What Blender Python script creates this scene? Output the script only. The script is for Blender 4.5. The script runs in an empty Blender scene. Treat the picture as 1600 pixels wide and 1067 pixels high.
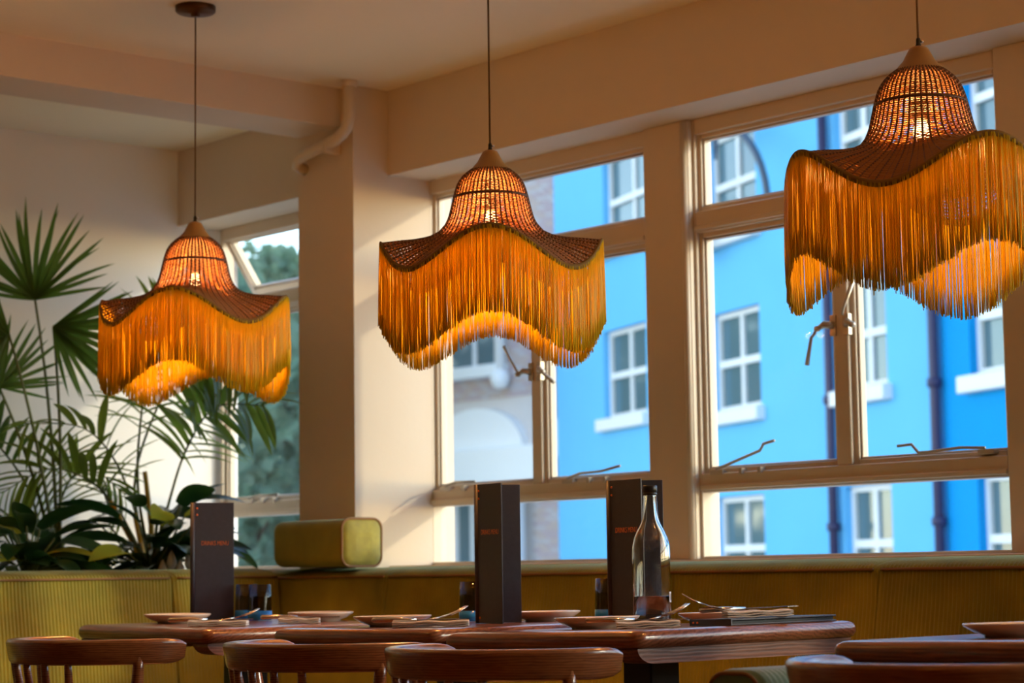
import bpy, bmesh, math, random
from math import sin, cos, pi, radians as rad
from mathutils import Vector as V, Matrix as M, Quaternion as Q

random.seed(7)
S = bpy.context.scene
COL = S.collection

# ------------------------------------------------------------------ camera
cam_d = bpy.data.cameras.new('camera'); cam = bpy.data.objects.new('camera', cam_d); COL.objects.link(cam)
yaw, pitch, roll = rad(49.09), rad(6.149), rad(-.807)
fw = V((-sin(yaw)*cos(pitch), cos(yaw)*cos(pitch), sin(pitch)))
r0 = V((cos(yaw), sin(yaw), 0)); u0 = r0.cross(fw)
rr = r0*cos(roll) + u0*sin(roll); uu = -r0*sin(roll) + u0*cos(roll)
mt = M.Identity(4)
for i in range(3):
    mt[i][0] = rr[i]; mt[i][1] = uu[i]; mt[i][2] = -fw[i]
mt.translation = V((0, 0, .857))
cam.matrix_world = mt
cam_d.sensor_width = 36; cam_d.lens = 76.16
cam_d.clip_start = .05; cam_d.clip_end = 500
cam_d.dof.use_dof = True; cam_d.dof.focus_distance = 4.22; cam_d.dof.aperture_fstop = 6.0
S.camera = cam

# ------------------------------------------------------------------ view, sky, sun
S.view_settings.view_transform = 'Standard'; S.view_settings.look = 'None'
S.view_settings.gamma = 1; S.view_settings.use_curve_mapping = False
S.view_settings.exposure = 0.0
W = bpy.data.worlds.new('sky'); S.world = W; W.use_nodes = True
nt = W.node_tree; bg = nt.nodes['Background']
sky = nt.nodes.new('ShaderNodeTexSky'); sky.sky_type = 'NISHITA'; sky.sun_disc = False
sky.sun_elevation = rad(20); sky.sun_rotation = rad(54.5); sky.air_density = 1.0; sky.dust_density = 0.2
nt.links.new(sky.outputs[0], bg.inputs[0]); bg.inputs[1].default_value = 0.66
sun_d = bpy.data.lights.new('sun', 'SUN'); sun_d.energy = 1.45; sun_d.angle = rad(2.0); sun_d.color = (1, .86, .58)
sun = bpy.data.objects.new('sun', sun_d); COL.objects.link(sun)
sun.rotation_mode = 'QUATERNION'; sun.rotation_quaternion = V((-1.4, -1, -.56)).to_track_quat('-Z', 'Y')
sun.location = (20, 12, 8)
LAMP_W = 13.0        # each pendant bulb
UP_W = 6.0         # each torchere added out of frame as fill

# ------------------------------------------------------------------ materials
def mat(name, col=(.8, .8, .8), rough=.5, metal=0, noise=0, nscale=20, bump=0, bscale=60, bstr=None, **kw):
    m = bpy.data.materials.new(name); m.use_nodes = True
    t = m.node_tree; b = t.nodes['Principled BSDF']
    b.inputs['Base Color'].default_value = (*col, 1); b.inputs['Roughness'].default_value = rough
    b.inputs['Metallic'].default_value = metal
    for k, v in kw.items():
        n = k.replace('_', ' ').title().replace('Ior', 'IOR').replace('Subsurface Weight', 'Subsurface Weight')
        b.inputs[n].default_value = v
    if noise or bump:
        tc = t.nodes.new('ShaderNodeTexCoord')
        nz = t.nodes.new('ShaderNodeTexNoise'); nz.inputs['Scale'].default_value = nscale; nz.inputs['Detail'].default_value = 5
        t.links.new(tc.outputs['Object'], nz.inputs['Vector'])
        if noise:
            mx = t.nodes.new('ShaderNodeMix'); mx.data_type = 'RGBA'
            mx.inputs[6].default_value = (*[c*(1-noise) for c in col], 1)
            mx.inputs[7].default_value = (*[min(1, c*(1+noise)) for c in col], 1)
            t.links.new(nz.outputs[0], mx.inputs[0]); t.links.new(mx.outputs[2], b.inputs['Base Color'])
        if bump:
            n2 = t.nodes.new('ShaderNodeTexNoise'); n2.inputs['Scale'].default_value = bscale; n2.inputs['Detail'].default_value = 6
            t.links.new(tc.outputs['Object'], n2.inputs['Vector'])
            bp = t.nodes.new('ShaderNodeBump'); bp.inputs['Strength'].default_value = bump; bp.inputs['Distance'].default_value = .004
            t.links.new(n2.outputs[0], bp.inputs['Height']); t.links.new(bp.outputs[0], b.inputs['Normal'])
    return m

def wood(name, c1, c2, stretch, rough=.35, coat=.3, scale=9):
    m = bpy.data.materials.new(name); m.use_nodes = True
    t = m.node_tree; b = t.nodes['Principled BSDF']
    tc = t.nodes.new('ShaderNodeTexCoord'); mp = t.nodes.new('ShaderNodeMapping'); mp.inputs['Scale'].default_value = stretch
    nz = t.nodes.new('ShaderNodeTexNoise'); nz.inputs['Scale'].default_value = scale; nz.inputs['Detail'].default_value = 8; nz.inputs['Distortion'].default_value = 1.4
    wv = t.nodes.new('ShaderNodeTexWave'); wv.wave_type = 'RINGS'; wv.inputs['Scale'].default_value = 5; wv.inputs['Distortion'].default_value = 6; wv.inputs['Detail'].default_value = 3
    t.links.new(tc.outputs['Object'], mp.inputs[0]); t.links.new(mp.outputs[0], nz.inputs['Vector']); t.links.new(mp.outputs[0], wv.inputs['Vector'])
    ad = t.nodes.new('ShaderNodeMath'); ad.operation = 'MULTIPLY_ADD'; ad.inputs[1].default_value = .45
    t.links.new(wv.outputs[1], ad.inputs[0]); t.links.new(nz.outputs[0], ad.inputs[2])
    rp = t.nodes.new('ShaderNodeValToRGB'); rp.color_ramp.elements[0].position = .35; rp.color_ramp.elements[1].position = .95
    rp.color_ramp.elements[0].color = (*c1, 1); rp.color_ramp.elements[1].color = (*c2, 1)
    t.links.new(ad.outputs[0], rp.inputs[0]); t.links.new(rp.outputs[0], b.inputs['Base Color'])
    b.inputs['Roughness'].default_value = rough; b.inputs['Coat Weight'].default_value = coat; b.inputs['Coat Roughness'].default_value = .18
    bp = t.nodes.new('ShaderNodeBump'); bp.inputs['Strength'].default_value = .12; bp.inputs['Distance'].default_value = .002
    t.links.new(ad.outputs[0], bp.inputs['Height']); t.links.new(bp.outputs[0], b.inputs['Normal'])
    return m

def leafy(name, col, trans, rough=.45, tw=.45):
    m = bpy.data.materials.new(name); m.use_nodes = True
    t = m.node_tree; b = t.nodes['Principled BSDF']; out = t.nodes['Material Output']
    b.inputs['Base Color'].default_value = (*col, 1); b.inputs['Roughness'].default_value = rough
    tr = t.nodes.new('ShaderNodeBsdfTranslucent'); tr.inputs[0].default_value = (*trans, 1)
    mx = t.nodes.new('ShaderNodeMixShader'); mx.inputs[0].default_value = tw
    t.links.new(b.outputs[0], mx.inputs[1]); t.links.new(tr.outputs[0], mx.inputs[2]); t.links.new(mx.outputs[0], out.inputs[0])
    return m

def thin_glass(name, tint=(1, 1, 1), refl=1.45):
    m = bpy.data.materials.new(name); m.use_nodes = True
    t = m.node_tree; t.nodes.remove(t.nodes['Principled BSDF']); out = t.nodes['Material Output']
    a = t.nodes.new('ShaderNodeBsdfTransparent'); a.inputs[0].default_value = (*tint, 1)
    g = t.nodes.new('ShaderNodeBsdfGlossy'); g.inputs['Roughness'].default_value = .02
    f = t.nodes.new('ShaderNodeFresnel'); f.inputs[0].default_value = refl
    mx = t.nodes.new('ShaderNodeMixShader')
    ge = t.nodes.new('ShaderNodeNewGeometry'); iv = t.nodes.new('ShaderNodeMath'); iv.operation = 'SUBTRACT'; iv.inputs[0].default_value = 1
    mu = t.nodes.new('ShaderNodeMath'); mu.operation = 'MULTIPLY'      # reflect on outward faces only, so the thin slab never totally reflects inside
    t.links.new(ge.outputs['Backfacing'], iv.inputs[1]); t.links.new(iv.outputs[0], mu.inputs[0]); t.links.new(f.outputs[0], mu.inputs[1])
    t.links.new(mu.outputs[0], mx.inputs[0]); t.links.new(a.outputs[0], mx.inputs[1]); t.links.new(g.outputs[0], mx.inputs[2])
    t.links.new(mx.outputs[0], out.inputs[0])
    return m

def emit(name, col, s):
    m = bpy.data.materials.new(name); m.use_nodes = True
    b = m.node_tree.nodes['Principled BSDF']
    b.inputs['Base Color'].default_value = (*col, 1); b.inputs['Emission Color'].default_value = (*col, 1); b.inputs['Emission Strength'].default_value = s
    return m

PLASTER = mat('cream_plaster', (.70, .585, .45), .75, noise=.04, nscale=3, bump=.15, bscale=40)
CEILM = mat('ceiling_paint', (.88, .78, .58), .7, noise=.03, nscale=2, bump=.08, bscale=30)
FRAME = mat('cream_gloss_paint', (.66, .55, .41), .35, noise=.03, nscale=8)
SILL = mat('sill_paint', (.82, .68, .5), .4)
FLOORM = wood('floor_boards', (.05, .024, .010), (.11, .055, .026), (1, 8, 1))
TABLE = wood('table_wood', (.12, .035, .014), (.30, .105, .050), (1.2, 9, 9), rough=.28, coat=.7)
CLEAT = wood('cleat_wood', (.12, .042, .020), (.27, .11, .06), (9, 1.2, 9), rough=.4, coat=.2)
CHAIR = wood('chair_wood', (.17, .045, .012), (.38, .13, .040), (2, 2, 14), rough=.3, coat=1.0)
BLACK = mat('black_iron', (.012, .012, .013), .45)
PLASTIC = mat('black_plastic', (.02, .018, .016), .35)
MUSTARD = mat('mustard_lacquer', (.40, .20, .05), .38, noise=.08, nscale=30)
BRONZE = mat('bronze_rose', (.16, .07, .03), .35, metal=.6)
CORD = mat('fabric_cord', (.30, .17, .07), .8)
RATTAN = leafy('rattan_cane', (.34, .145, .04), (.80, .34, .07), .5, .09)
RATTAND = leafy('rattan_stake', (.12, .045, .014), (.4, .14, .03), .55, .05)
SILK = leafy('amber_silk_fringe', (.86, .62, .012), (.92, .68, .02), .42, .42)
BRAID = leafy('olive_braid', (.27, .15, .022), (.5, .25, .03), .75, .2)
BULB = emit('bulb_glow', (1, .62, .25), 16)
DISC = emit('fill_bulb_glow', (1, .55, .2), 12)  # bulbs of the added fill torcheres
CORDU = mat('olive_corduroy', (.28, .24, .012), .72, noise=.5, nscale=9, bump=.25, bscale=260, sheen_weight=.42)
CORDU.node_tree.nodes['Principled BSDF'].inputs['Sheen Tint'].default_value = (.60, .90, .72, 1)
PIPING = mat('tan_piping', (.26, .12, .03), .6)
LEATHER = mat('menu_cover', (.052, .052, .068), .45, noise=.2, nscale=80, bump=.1, bscale=400)
MENUIN = mat('menu_inside', (.006, .006, .007), .6)
COPPER = mat('copper_foil', (.85, .22, .07), .4, metal=.2)
CERAM = mat('shaded_stoneware_glaze', (.76, .63, .50), .25, noise=.06, nscale=25, coat_weight=.4)
RIMG = mat('cream_rim_glaze', (.85, .80, .72), .2, coat_weight=.5)
LINEN = leafy('linen_napkin', (.88, .85, .82), (.8, .76, .72), .85, .35)
STEEL = mat('polished_steel', (.70, .66, .62), .16, metal=1)
CHROME = mat('painted_ironmongery', (.50, .44, .36), .3, metal=.5)
BOTTLE = mat('clear_glass', (.97, .98, .96), .02, transmission_weight=1, ior=1.46)
WATER = mat('water', (.40, .42, .40), .0, transmission_weight=1, ior=1.33)
SMOKE = thin_glass('smoky_blue_glass', (.62, .62, .70), 1.5)
BLUEG = mat('cobalt_glass_base', (.03, .28, .80), .08, transmission_weight=.25, ior=1.45)
PANE = thin_glass('window_glass', (.97, .985, .99), 1.25)
LABELM = mat('paper_label', (.85, .84, .80), .6)
POT = mat('black_pot', (.012, .012, .012), .5)
SOIL = mat('soil', (.03, .02, .012), .9)
PALM = leafy('palm_leaf', (.055, .13, .032), (.15, .28, .04), .42, .4)
ARECA = leafy('areca_leaf', (.11, .19, .030), (.30, .40, .05), .42, .45)
LILY = leafy('glossy_dark_leaf', (.015, .045, .014), (.04, .12, .02), .28, .25)
CANE = mat('yellow_cane', (.55, .34, .03), .4)
STALK = mat('green_stalk', (.10, .13, .03), .5)
SPATHE = leafy('white_spathe', (.80, .78, .70), (.6, .6, .5), .5, .3)
SKYBLUE = mat('sky_blue_render', (.146, .51, .90), .8, noise=.05, nscale=1.5, bump=.2, bscale=8, specular_ior_level=.1)
DEEPBLUE = mat('deep_blue_render', (.005, .30, .73), .8, noise=.05, nscale=1.5, bump=.2, bscale=8, specular_ior_level=.1)
WHITEP = mat('white_joinery', (.78, .80, .82), .5)
STUCCO = mat('white_stucco', (.86, .87, .88), .75, noise=.03)
FARGLASS = mat('dark_sash_glass', (.10, .17, .20), .08)
DRAIN = mat('dark_drainpipe', (.035, .03, .09), .5)
ASPHALT = mat('pale_paving', (.34, .33, .32), .9, noise=.2, nscale=4)
BARK = mat('bark', (.09, .06, .04), .9)
FOLI = leafy('tree_leaf', (.16, .27, .20), (.25, .40, .25), .5, .4)
LAMPIRON = mat('street_lamp_iron', (.06, .09, .14), .5)
SLATE = mat('slate_roof', (.12, .13, .15), .7)
MORTAR = mat('mortar', (.66, .62, .62), .9)
BRICKM = [mat('brick_%s' % n, c, .85, noise=.12, nscale=14) for n, c in (('plum', (.50, .40, .44)), ('brown', (.54, .44, .42)), ('grey', (.54, .50, .53)))]

# ------------------------------------------------------------------ mesh builder
class MB:
    def __init__(s): s.v = []; s.f = []; s.mi = []; s.sm = []; s.cur = 0
    def add(s, vs, fs, smooth=False, mtx=None):
        o = len(s.v)
        s.v += [tuple(mtx @ V(p)) if mtx else tuple(p) for p in vs]
        s.f += [tuple(i + o for i in f) for f in fs]; s.mi += [s.cur]*len(fs); s.sm += [smooth]*len(fs)
        return s
    def box(s, a, b, mtx=None):
        x0, y0, z0 = a; x1, y1, z1 = b
        return s.add([(x0, y0, z0), (x1, y0, z0), (x1, y1, z0), (x0, y1, z0), (x0, y0, z1), (x1, y0, z1), (x1, y1, z1), (x0, y1, z1)],
                     [(0, 3, 2, 1), (4, 5, 6, 7), (0, 1, 5, 4), (1, 2, 6, 5), (2, 3, 7, 6), (3, 0, 4, 7)], False, mtx)
    def tube(s, pts, r, n=8, closed=False, caps=True, smooth=True, flat=1.0, mtx=None):
        pts = [V(p) for p in pts]; k = len(pts); R = r if isinstance(r, (list, tuple)) else [r]*k
        vs = []; nrm = None
        for i, p in enumerate(pts):
            a = pts[i-1] if (i or closed) else p; b = pts[(i+1) % k] if (i < k-1 or closed) else p
            t = (b - a).normalized()
            if nrm is None:
                nrm = t.orthogonal().normalized() if abs(t.z) > .9 else t.cross(V((0, 0, 1))).normalized()
            nrm = (nrm - t*nrm.dot(t)).normalized(); bn = t.cross(nrm)
            for j in range(n):
                an = 2*pi*j/n
                vs.append(p + nrm*cos(an)*R[i] + bn*sin(an)*R[i]*flat)
        fs = []
        for i in range(k if closed else k-1):
            for j in range(n):
                a = i*n + j; b = i*n + (j+1) % n; i2 = (i+1) % k
                fs.append((a, b, i2*n + (j+1) % n, i2*n + j))
        if caps and not closed:
            fs.append(tuple(range(n-1, -1, -1))); fs.append(tuple((k-1)*n + j for j in range(n)))
        return s.add(vs, fs, smooth, mtx)
    def lathe(s, prof, n=32, smooth=True, mtx=None, c=(0, 0, 0)):
        vs = []; k = len(prof)
        for (r, z) in prof:
            for j in range(n):
                a = 2*pi*j/n; vs.append((c[0] + max(r, 1e-5)*cos(a), c[1] + max(r, 1e-5)*sin(a), c[2] + z))
        fs = [(i*n + j, i*n + (j+1) % n, (i+1)*n + (j+1) % n, (i+1)*n + j) for i in range(k-1) for j in range(n)]
        return s.add(vs, fs, smooth, mtx)
    def prism(s, poly, h0, h1, axes='xy', mtx=None, smooth=False):
        def P(a, b, h): return {'xy': (a, b, h), 'yz': (h, a, b), 'xz': (a, h, b)}[axes]
        n = len(poly)
        vs = [P(a, b, h0) for a, b in poly] + [P(a, b, h1) for a, b in poly]
        fs = [(i, (i+1) % n, n + (i+1) % n, n + i) for i in range(n)]
        s.add(vs, fs, smooth, mtx)
        return s.add(vs, [tuple(range(n-1, -1, -1)), tuple(range(n, 2*n))], False, mtx)
    def grid(s, rows, smooth=True, mtx=None, closed=False):
        n = len(rows[0]); vs = [p for r in rows for p in r]
        fs = [(i*n + j, i*n + (j+1) % n, (i+1)*n + (j+1) % n, (i+1)*n + j) for i in range(len(rows)-1) for j in range(n if closed else n-1)]
        return s.add(vs, fs, smooth, mtx)
    def mesh(s, name, mats, bevel=0, seg=2):
        me = bpy.data.meshes.new(name); me.from_pydata(s.v, [], s.f)
        for m in (mats if isinstance(mats, (list, tuple)) else [mats]): me.materials.append(m)
        me.polygons.foreach_set('material_index', s.mi); me.polygons.foreach_set('use_smooth', s.sm)
        bm = bmesh.new(); bm.from_mesh(me)
        bmesh.ops.recalc_face_normals(bm, faces=bm.faces[:])
        if bevel:
            es = [e for e in bm.edges if len(e.link_faces) == 2 and e.calc_face_angle(0) > .6]
            r = bmesh.ops.bevel(bm, geom=es, offset=bevel, segments=seg, profile=.5, affect='EDGES', clamp_overlap=True)
            for f in r['faces']: f.smooth = True
        bm.to_mesh(me); bm.free(); me.update()
        return me
    def obj(s, name, mats, parent=None, bevel=0, seg=2, **kw):
        return link(name, s.mesh(name, mats, bevel, seg), parent, **kw)


def link(name, me, parent=None, loc=None, rot=None, kind=None, label=None):
    o = bpy.data.objects.new(name, me); COL.objects.link(o)
    if parent: o.parent = parent
    if loc is not None: o.location = loc
    if rot is not None: o.rotation_euler = rot
    if kind: o['kind'] = kind
    if label: o['label'] = label
    return o

def tag(o, label, cat, group=None, kind=None):
    o['label'] = label; o['category'] = cat
    if group: o['group'] = group
    if kind: o['kind'] = kind
    return o

def thing(name, label, cat, loc=(0, 0, 0), rz=0, group=None):
    o = bpy.data.objects.new(name, None); COL.objects.link(o); o.empty_display_size = .1
    o.location = loc; o.rotation_euler = (0, 0, rz)
    return tag(o, label, cat, group)

def struct(name, mb, m, parent=None, label=None, bevel=0):
    o = mb.obj(name, m, parent, bevel=bevel)
    if not parent: o['kind'] = 'structure'
    if label: o['label'] = label
    return o

def kids(o): return [c for c in bpy.data.objects if c.parent == o]
def copy_tree(o, label=None, loc=None, rz=None, kid_map=None):
    if kid_map is None:
        kid_map = {}
        for c in bpy.data.objects:
            if c.parent: kid_map.setdefault(c.parent.name, []).append(c)
    def rec(a, par):
        c = a.copy(); COL.objects.link(c); c.parent = par
        for k in kid_map.get(a.name, []): rec(k, c)
        return c
    r = rec(o, None)
    if label: r['label'] = label
    if loc is not None: r.location = loc
    if rz is not None: r.rotation_euler[2] = rz
    return r

def wall_open(x0, x1, z0, z1, y0, y1, holes, mb=None):
    """slab in the xz plane between y0 and y1 with rectangular through-openings (x0,x1,z0,z1)"""
    mb = mb or MB()
    xs = sorted({x0, x1, *[h[0] for h in holes], *[h[1] for h in holes]})
    zs = sorted({z0, z1, *[h[2] for h in holes], *[h[3] for h in holes]})
    xs = [x for x in xs if x0 <= x <= x1]; zs = [z for z in zs if z0 <= z <= z1]
    def solid(i, j):
        if i < 0 or j < 0 or i >= len(xs)-1 or j >= len(zs)-1: return False
        cx = (xs[i]+xs[i+1])/2; cz = (zs[j]+zs[j+1])/2
        return not any(h[0] < cx < h[1] and h[2] < cz < h[3] for h in holes)
    for i in range(len(xs)-1):
        for j in range(len(zs)-1):
            if not solid(i, j): continue
            a, b, c, d = xs[i], xs[i+1], zs[j], zs[j+1]
            mb.add([(a, y0, c), (b, y0, c), (b, y0, d), (a, y0, d)], [(0, 1, 2, 3)])
            mb.add([(a, y1, c), (b, y1, c), (b, y1, d), (a, y1, d)], [(3, 2, 1, 0)])
            if not solid(i-1, j): mb.add([(a, y0, c), (a, y1, c), (a, y1, d), (a, y0, d)], [(3, 2, 1, 0)])
            if not solid(i+1, j): mb.add([(b, y0, c), (b, y1, c), (b, y1, d), (b, y0, d)], [(0, 1, 2, 3)])
            if not solid(i, j-1): mb.add([(a, y0, c), (b, y0, c), (b, y1, c), (a, y1, c)], [(3, 2, 1, 0)])
            if not solid(i, j+1): mb.add([(a, y0, d), (b, y0, d), (b, y1, d), (a, y1, d)], [(0, 1, 2, 3)])
    return mb

# ================================================================== room shell
XL, XR, YF, YB, H = -6.70, 4.0, -4.0, 4.2, 2.415
YO = 4.46       # outer face of the window wall
struct('floor', MB().box((XL-.2, YF-.2, -.12), (XR+.2, YO, 0)), FLOORM)
struct('ceiling', MB().box((XL-.2, YF-.2, H), (XR+.2, YO, H+.15)), CEILM)
WHITEW = mat('white_wall_paint', (.88, .85, .80), .7, noise=.03, nscale=3, bump=.12, bscale=40)
struct('wall_left', MB().box((XL-.2, YF-.2, 0), (XL, YO, H)), WHITEW)
DARKW = wood('dark_unseen_wall', (.05, .022, .010), (.11, .05, .024), (6, 6, 1), rough=.5, coat=.1)  # unseen walls given a dark finish to cut neutral bounce light
struct('wall_right', MB().box((XR, YF-.2, 0), (XR+.2, YO, H)), DARKW)
struct('wall_back', MB().box((XL, YF-.2, 0), (XR, YF, H)), DARKW)
# window wall: openings between sill and head
OPEN = [(-6.70, -5.76, .885, 2.138), (-5.443, 1.60, .885, 2.138)]
wf = wall_open(XL, XR, 0, H, YB, YO, OPEN)
struct('wall_front', wf, PLASTER)
# the posts between the windows stand back from the wall face: pier faces are set in the depth of the openings
# pillar and cross beam
struct('pillar', MB().box((-5.743, 4.06, 0), (-5.443, YB, H)), PLASTER)
struct('beam', MB().box((-5.73, YF, 2.29), (-5.51, 4.06, H)), PLASTER)

# sills
for i, (a, b, _, _) in enumerate(OPEN):
    struct('windowsill_%d' % (i+1), MB().box((a, 4.19, .872), (b, 4.36, .891)), SILL, bevel=.004)

struct('windowsill_3', MB().box((XL-.2, 4.44, .79), (1.9, 4.80, .868)), STUCCO, bevel=.01, label='unseen white ledge added outside the windows to bounce light')  # out of sight, added to bounce daylight up to the window head

# ------------------------------------------------------------------ windows
def rails(mb, x0, x1, z0, z1, w, ya, yb):
    """four mitre-free rails around the clear opening x0..x1, z0..z1"""
    mb.box((x0-w, ya, z0-w), (x0, yb, z1+w)); mb.box((x1, ya, z0-w), (x1+w, yb, z1+w))
    mb.box((x0, ya, z0-w), (x1, yb, z0)); mb.box((x0, ya, z1), (x1, yb, z1+w))

def sash(par, x0, x1, z0, z1, w=.026, y=4.384, name='sash', hinge=None):
    mb = MB(); rails(mb, x0, x1, z0, z1, w, y, y+.04)
    # glazing bead inside the rails
    for a, b in (((x0, y+.008, z0), (x0+.006, y+.03, z1)), ((x1-.006, y+.008, z0), (x1, y+.03, z1)),
                 ((x0, y+.008, z0), (x1, y+.03, z0+.006)), ((x0, y+.008, z1-.006), (x1, y+.03, z1))):
        mb.box(a, b)
    pm = MB().box((x0+.004, y+.022, z0+.004), (x1-.004, y+.026, z1-.004))
    if hinge is None:
        s = mb.obj(name, FRAME, par, bevel=.003, seg=1); pm.obj('pane', PANE, s)
    else:
        yy, zz, ang = hinge
        off = M.Translation((0, -yy, -zz))
        mb.v = [tuple(off @ V(p)) for p in mb.v]; pm.v = [tuple(off @ V(p)) for p in pm.v]
        s = mb.obj(name, FRAME, par, bevel=.003, seg=1, loc=(0, yy, zz), rot=(ang, 0, 0)); pm.obj('pane', PANE, s)
    return s

def handle(par, x, z, pts, left=True):
    """cockspur fastener: plate, curved nose and a lever through pts (xz offsets)"""
    mb = MB(); sx = -1 if left else 1
    mb.box((x-.010, 4.366, z-.028), (x+.010, 4.382, z+.028))
    mb.tube([(x, 4.37, z), (x+sx*.018, 4.352, z+.004), (x+sx*.034, 4.35, z-.004)], [.011, .010, .007], 8)
    mb.lathe([(0, -.008), (.008, -.006), (.010, 0), (.008, .006), (0, .008)], 10, c=(x+sx*.038, 4.348, z-.006))
    p = [(x+sx*.036 + a, 4.346, z + b) for a, b in pts]
    mb.tube(p, [.0045]*(len(p)-1) + [.0065], 7)
    return mb.obj('handle', CHROME, par)

def stay(par, pts, y=4.37):
    mb = MB(); p = [(x, y - dy, z) for x, z, dy in pts]
    mb.tube(p, .0042, 6)
    x0, z0, _ = pts[0]
    mb.box((x0-.02, y-.004, z0-.016), (x0+.028, y+.016, z0-.004))
    for dx in (.10, .17):
        mb.box((x0+dx-.006, y-.010, z0-.018), (x0+dx+.006, y+.010, z0-.002))
    return mb.obj('stay_arm', CHROME, par)

ZT0, ZT1, ZM0, ZM1, ZL0, ZL1 = 1.887, 2.082, 1.145, 1.797, .905, 1.066
def window(n, x0, x1, mull=None, gl=None, gr=None, vent_open=False):
    """frame set in the opening x0..x1; mull = (left glass edge, right glass edge) of the middle mullion"""
    mb = MB(); w = .026; ya, yb = 4.37, 4.425
    gl = gl or x0+w; gr = gr or x1-w
    mb.box((x0-.001, ya, .891), (gl-.012, yb, 2.138)); mb.box((gr+.012, ya, .891), (x1+.001, yb, 2.138))
    mb.box((gl-.012, ya, ZT1+.012), (gr+.012, yb, 2.1385))                     # head
    for a, b in ((ZM1+.014, ZT0-.014), (ZL1+.012, ZM0-.014)):                   # transoms with a drip moulding
        mb.box((gl-.012, ya, a), (gr+.012, yb, b))
        mb.box((gl-.012, ya-.010, a+.006), (gr+.012, ya+.002, a+.020))
    mb.box((gl-.012, ya, .884), (gr+.012, yb, ZL0-.004))
    fr = mb.obj('window_%d' % n, FRAME, bevel=.003, seg=1); fr['kind'] = 'structure'
    if vent_open: sash(fr, gl, gr, ZT0, ZT1, hinge=(4.384, ZT1+.02, rad(34)))
    else: sash(fr, gl, gr, ZT0, ZT1)
    if mull:
        MB().box((mull[0]+.014, ya+.001, ZM0-.014), (mull[1]-.014, yb, ZM1+.014)).obj('mullion', FRAME, fr, bevel=.003, seg=1)
        sash(fr, gl, mull[0], ZM0, ZM1); sash(fr, mull[1], gr, ZM0, ZM1)
    else: sash(fr, gl, gr, ZM0, ZM1)
    MB().box((gl-.01, 4.40, ZL0-.008), (gr+.01, 4.404, ZL1+.014)).obj('pane', PANE, fr)
    return fr

w1 = window(1, -6.68, -5.76, gl=-6.655, gr=-5.79, vent_open=True)
w2 = window(2, -5.443, -4.43, (-4.972, -4.900), gl=-5.43)
w3 = window(3, -4.25, -3.19, (-3.761, -3.683), gl=-4.229)
w4 = window(4, -3.01, -2.0, (-2.54, -2.47)); w5 = window(5, -1.82, -.80, (-1.35, -1.27)); w6 = window(6, -.62, .40, (-.15, -.07)); w7 = window(7, .58, 1.60, (1.05, 1.13))
for n, w in enumerate((w1, w2, w3, w4, w5, w6, w7)): w['label'] = ('cream painted alcove window with its top vent tilted open', 'cream casement window beside the pillar', 'cream casement window behind the nearest pendant', 'cream casement window beyond the right post', 'cream casement window second past the right post', 'cream casement window third past the right post', 'cream casement window last along the front wall')[n]
handle(w2, -4.955, 1.474, [(0, 0), (-.016, .022), (-.035, .045), (-.062, .086)], True)
handle(w2, -4.917, 1.474, [(-.02, .004), (.01, -.014), (.055, -.042)], False)
handle(w3, -3.744, 1.50, [(0, 0), (-.010, -.018), (-.022, -.028), (-.040, -.100)], True)
handle(w3, -3.700, 1.50, [(-.03, .022), (-.025, .04), (.012, .112)], False)
stay(w3, [(-4.185, 1.142, 0), (-4.15, 1.148, .005), (-4.0, 1.183, .02), (-3.985, 1.200, .022), (-3.945, 1.207, .022)])
stay(w3, [(-3.27, 1.152, 0), (-3.34, 1.156, .006), (-3.44, 1.150, .008), (-3.47, 1.150, .008), (-3.49, 1.172, .01), (-3.535, 1.170, .01)])
stay(w2, [(-5.38, 1.142, 0), (-5.32, 1.152, .004), (-5.22, 1.150, .008)])
stay(w2, [(-4.80, 1.142, 0), (-4.74, 1.154, .004), (-4.64, 1.156, .01), (-4.56, 1.168, .01)])
stay(w1, [(-6.50, 1.142, 0), (-6.42, 1.15, .004), (-6.30, 1.15, .008)])
# fanlight stay of the window by the pillar, lifted off its pin
MB().tube([(-4.985, 4.372, 1.865), (-4.972, 4.366, 1.89), (-4.968, 4.362, 1.93), (-4.957, 4.36, 1.962), (-4.955, 4.36, 1.985)], .0042, 6).obj('fanlight_stay', CHROME, w2)
# posts between windows: face back to the frame plane with a bead at the right edge
for i, (a, b) in enumerate(((-4.43, -4.25), (-3.19, -3.01), (-2.0, -1.82), (-.80, -.62), (.40, .58))):
    mb = MB()
    mb.box((a-.0005, 4.352, .892), (b+.0005, 4.45, 2.1375))
    struct('trim_%d' % (i+1), mb, FRAME, bevel=.003)
    if i == 0:
        struct('trim_6', MB().tube([(b-.012, 4.350, .893), (b-.012, 4.350, 2.132)], .011, 10), FRAME)

# ------------------------------------------------------------------ pipe on the pillar
pm = MB()
pp = [(-5.40, 4.015, 2.414), (-5.40, 4.015, 2.33), (-5.402, 4.015, 2.30), (-5.415, 4.015, 2.268), (-5.44, 4.015, 2.250), (-5.47, 4.015, 2.238),
      (-5.56, 4.015, 2.226), (-5.655, 4.015, 2.214), (-5.685, 4.018, 2.205), (-5.70, 4.025, 2.19), (-5.705, 4.059, 2.18)]
pipe = thing('water_pipe', 'cream painted pipe bending from ceiling across the top of the pillar', 'pipe', (-5.40, 4.015, 2.414))
for q in range(len(pp)): pp[q] = V(pp[q]) - V((-5.40, 4.015, 2.414))
pm.tube(pp, .019, 12).obj('pipe_run', FRAME, pipe)
MB().lathe([(.019, -.014), (.026, -.012), (.026, .012), (.019, .014)], 14).obj('collar', FRAME, pipe, loc=(0, 0, -.005))
MB().box((-.008, -.018, -.034), (.008, .045, .012)).obj('clip', FRAME, pipe, loc=(-.115, 0, -.180), bevel=.003)

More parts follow.
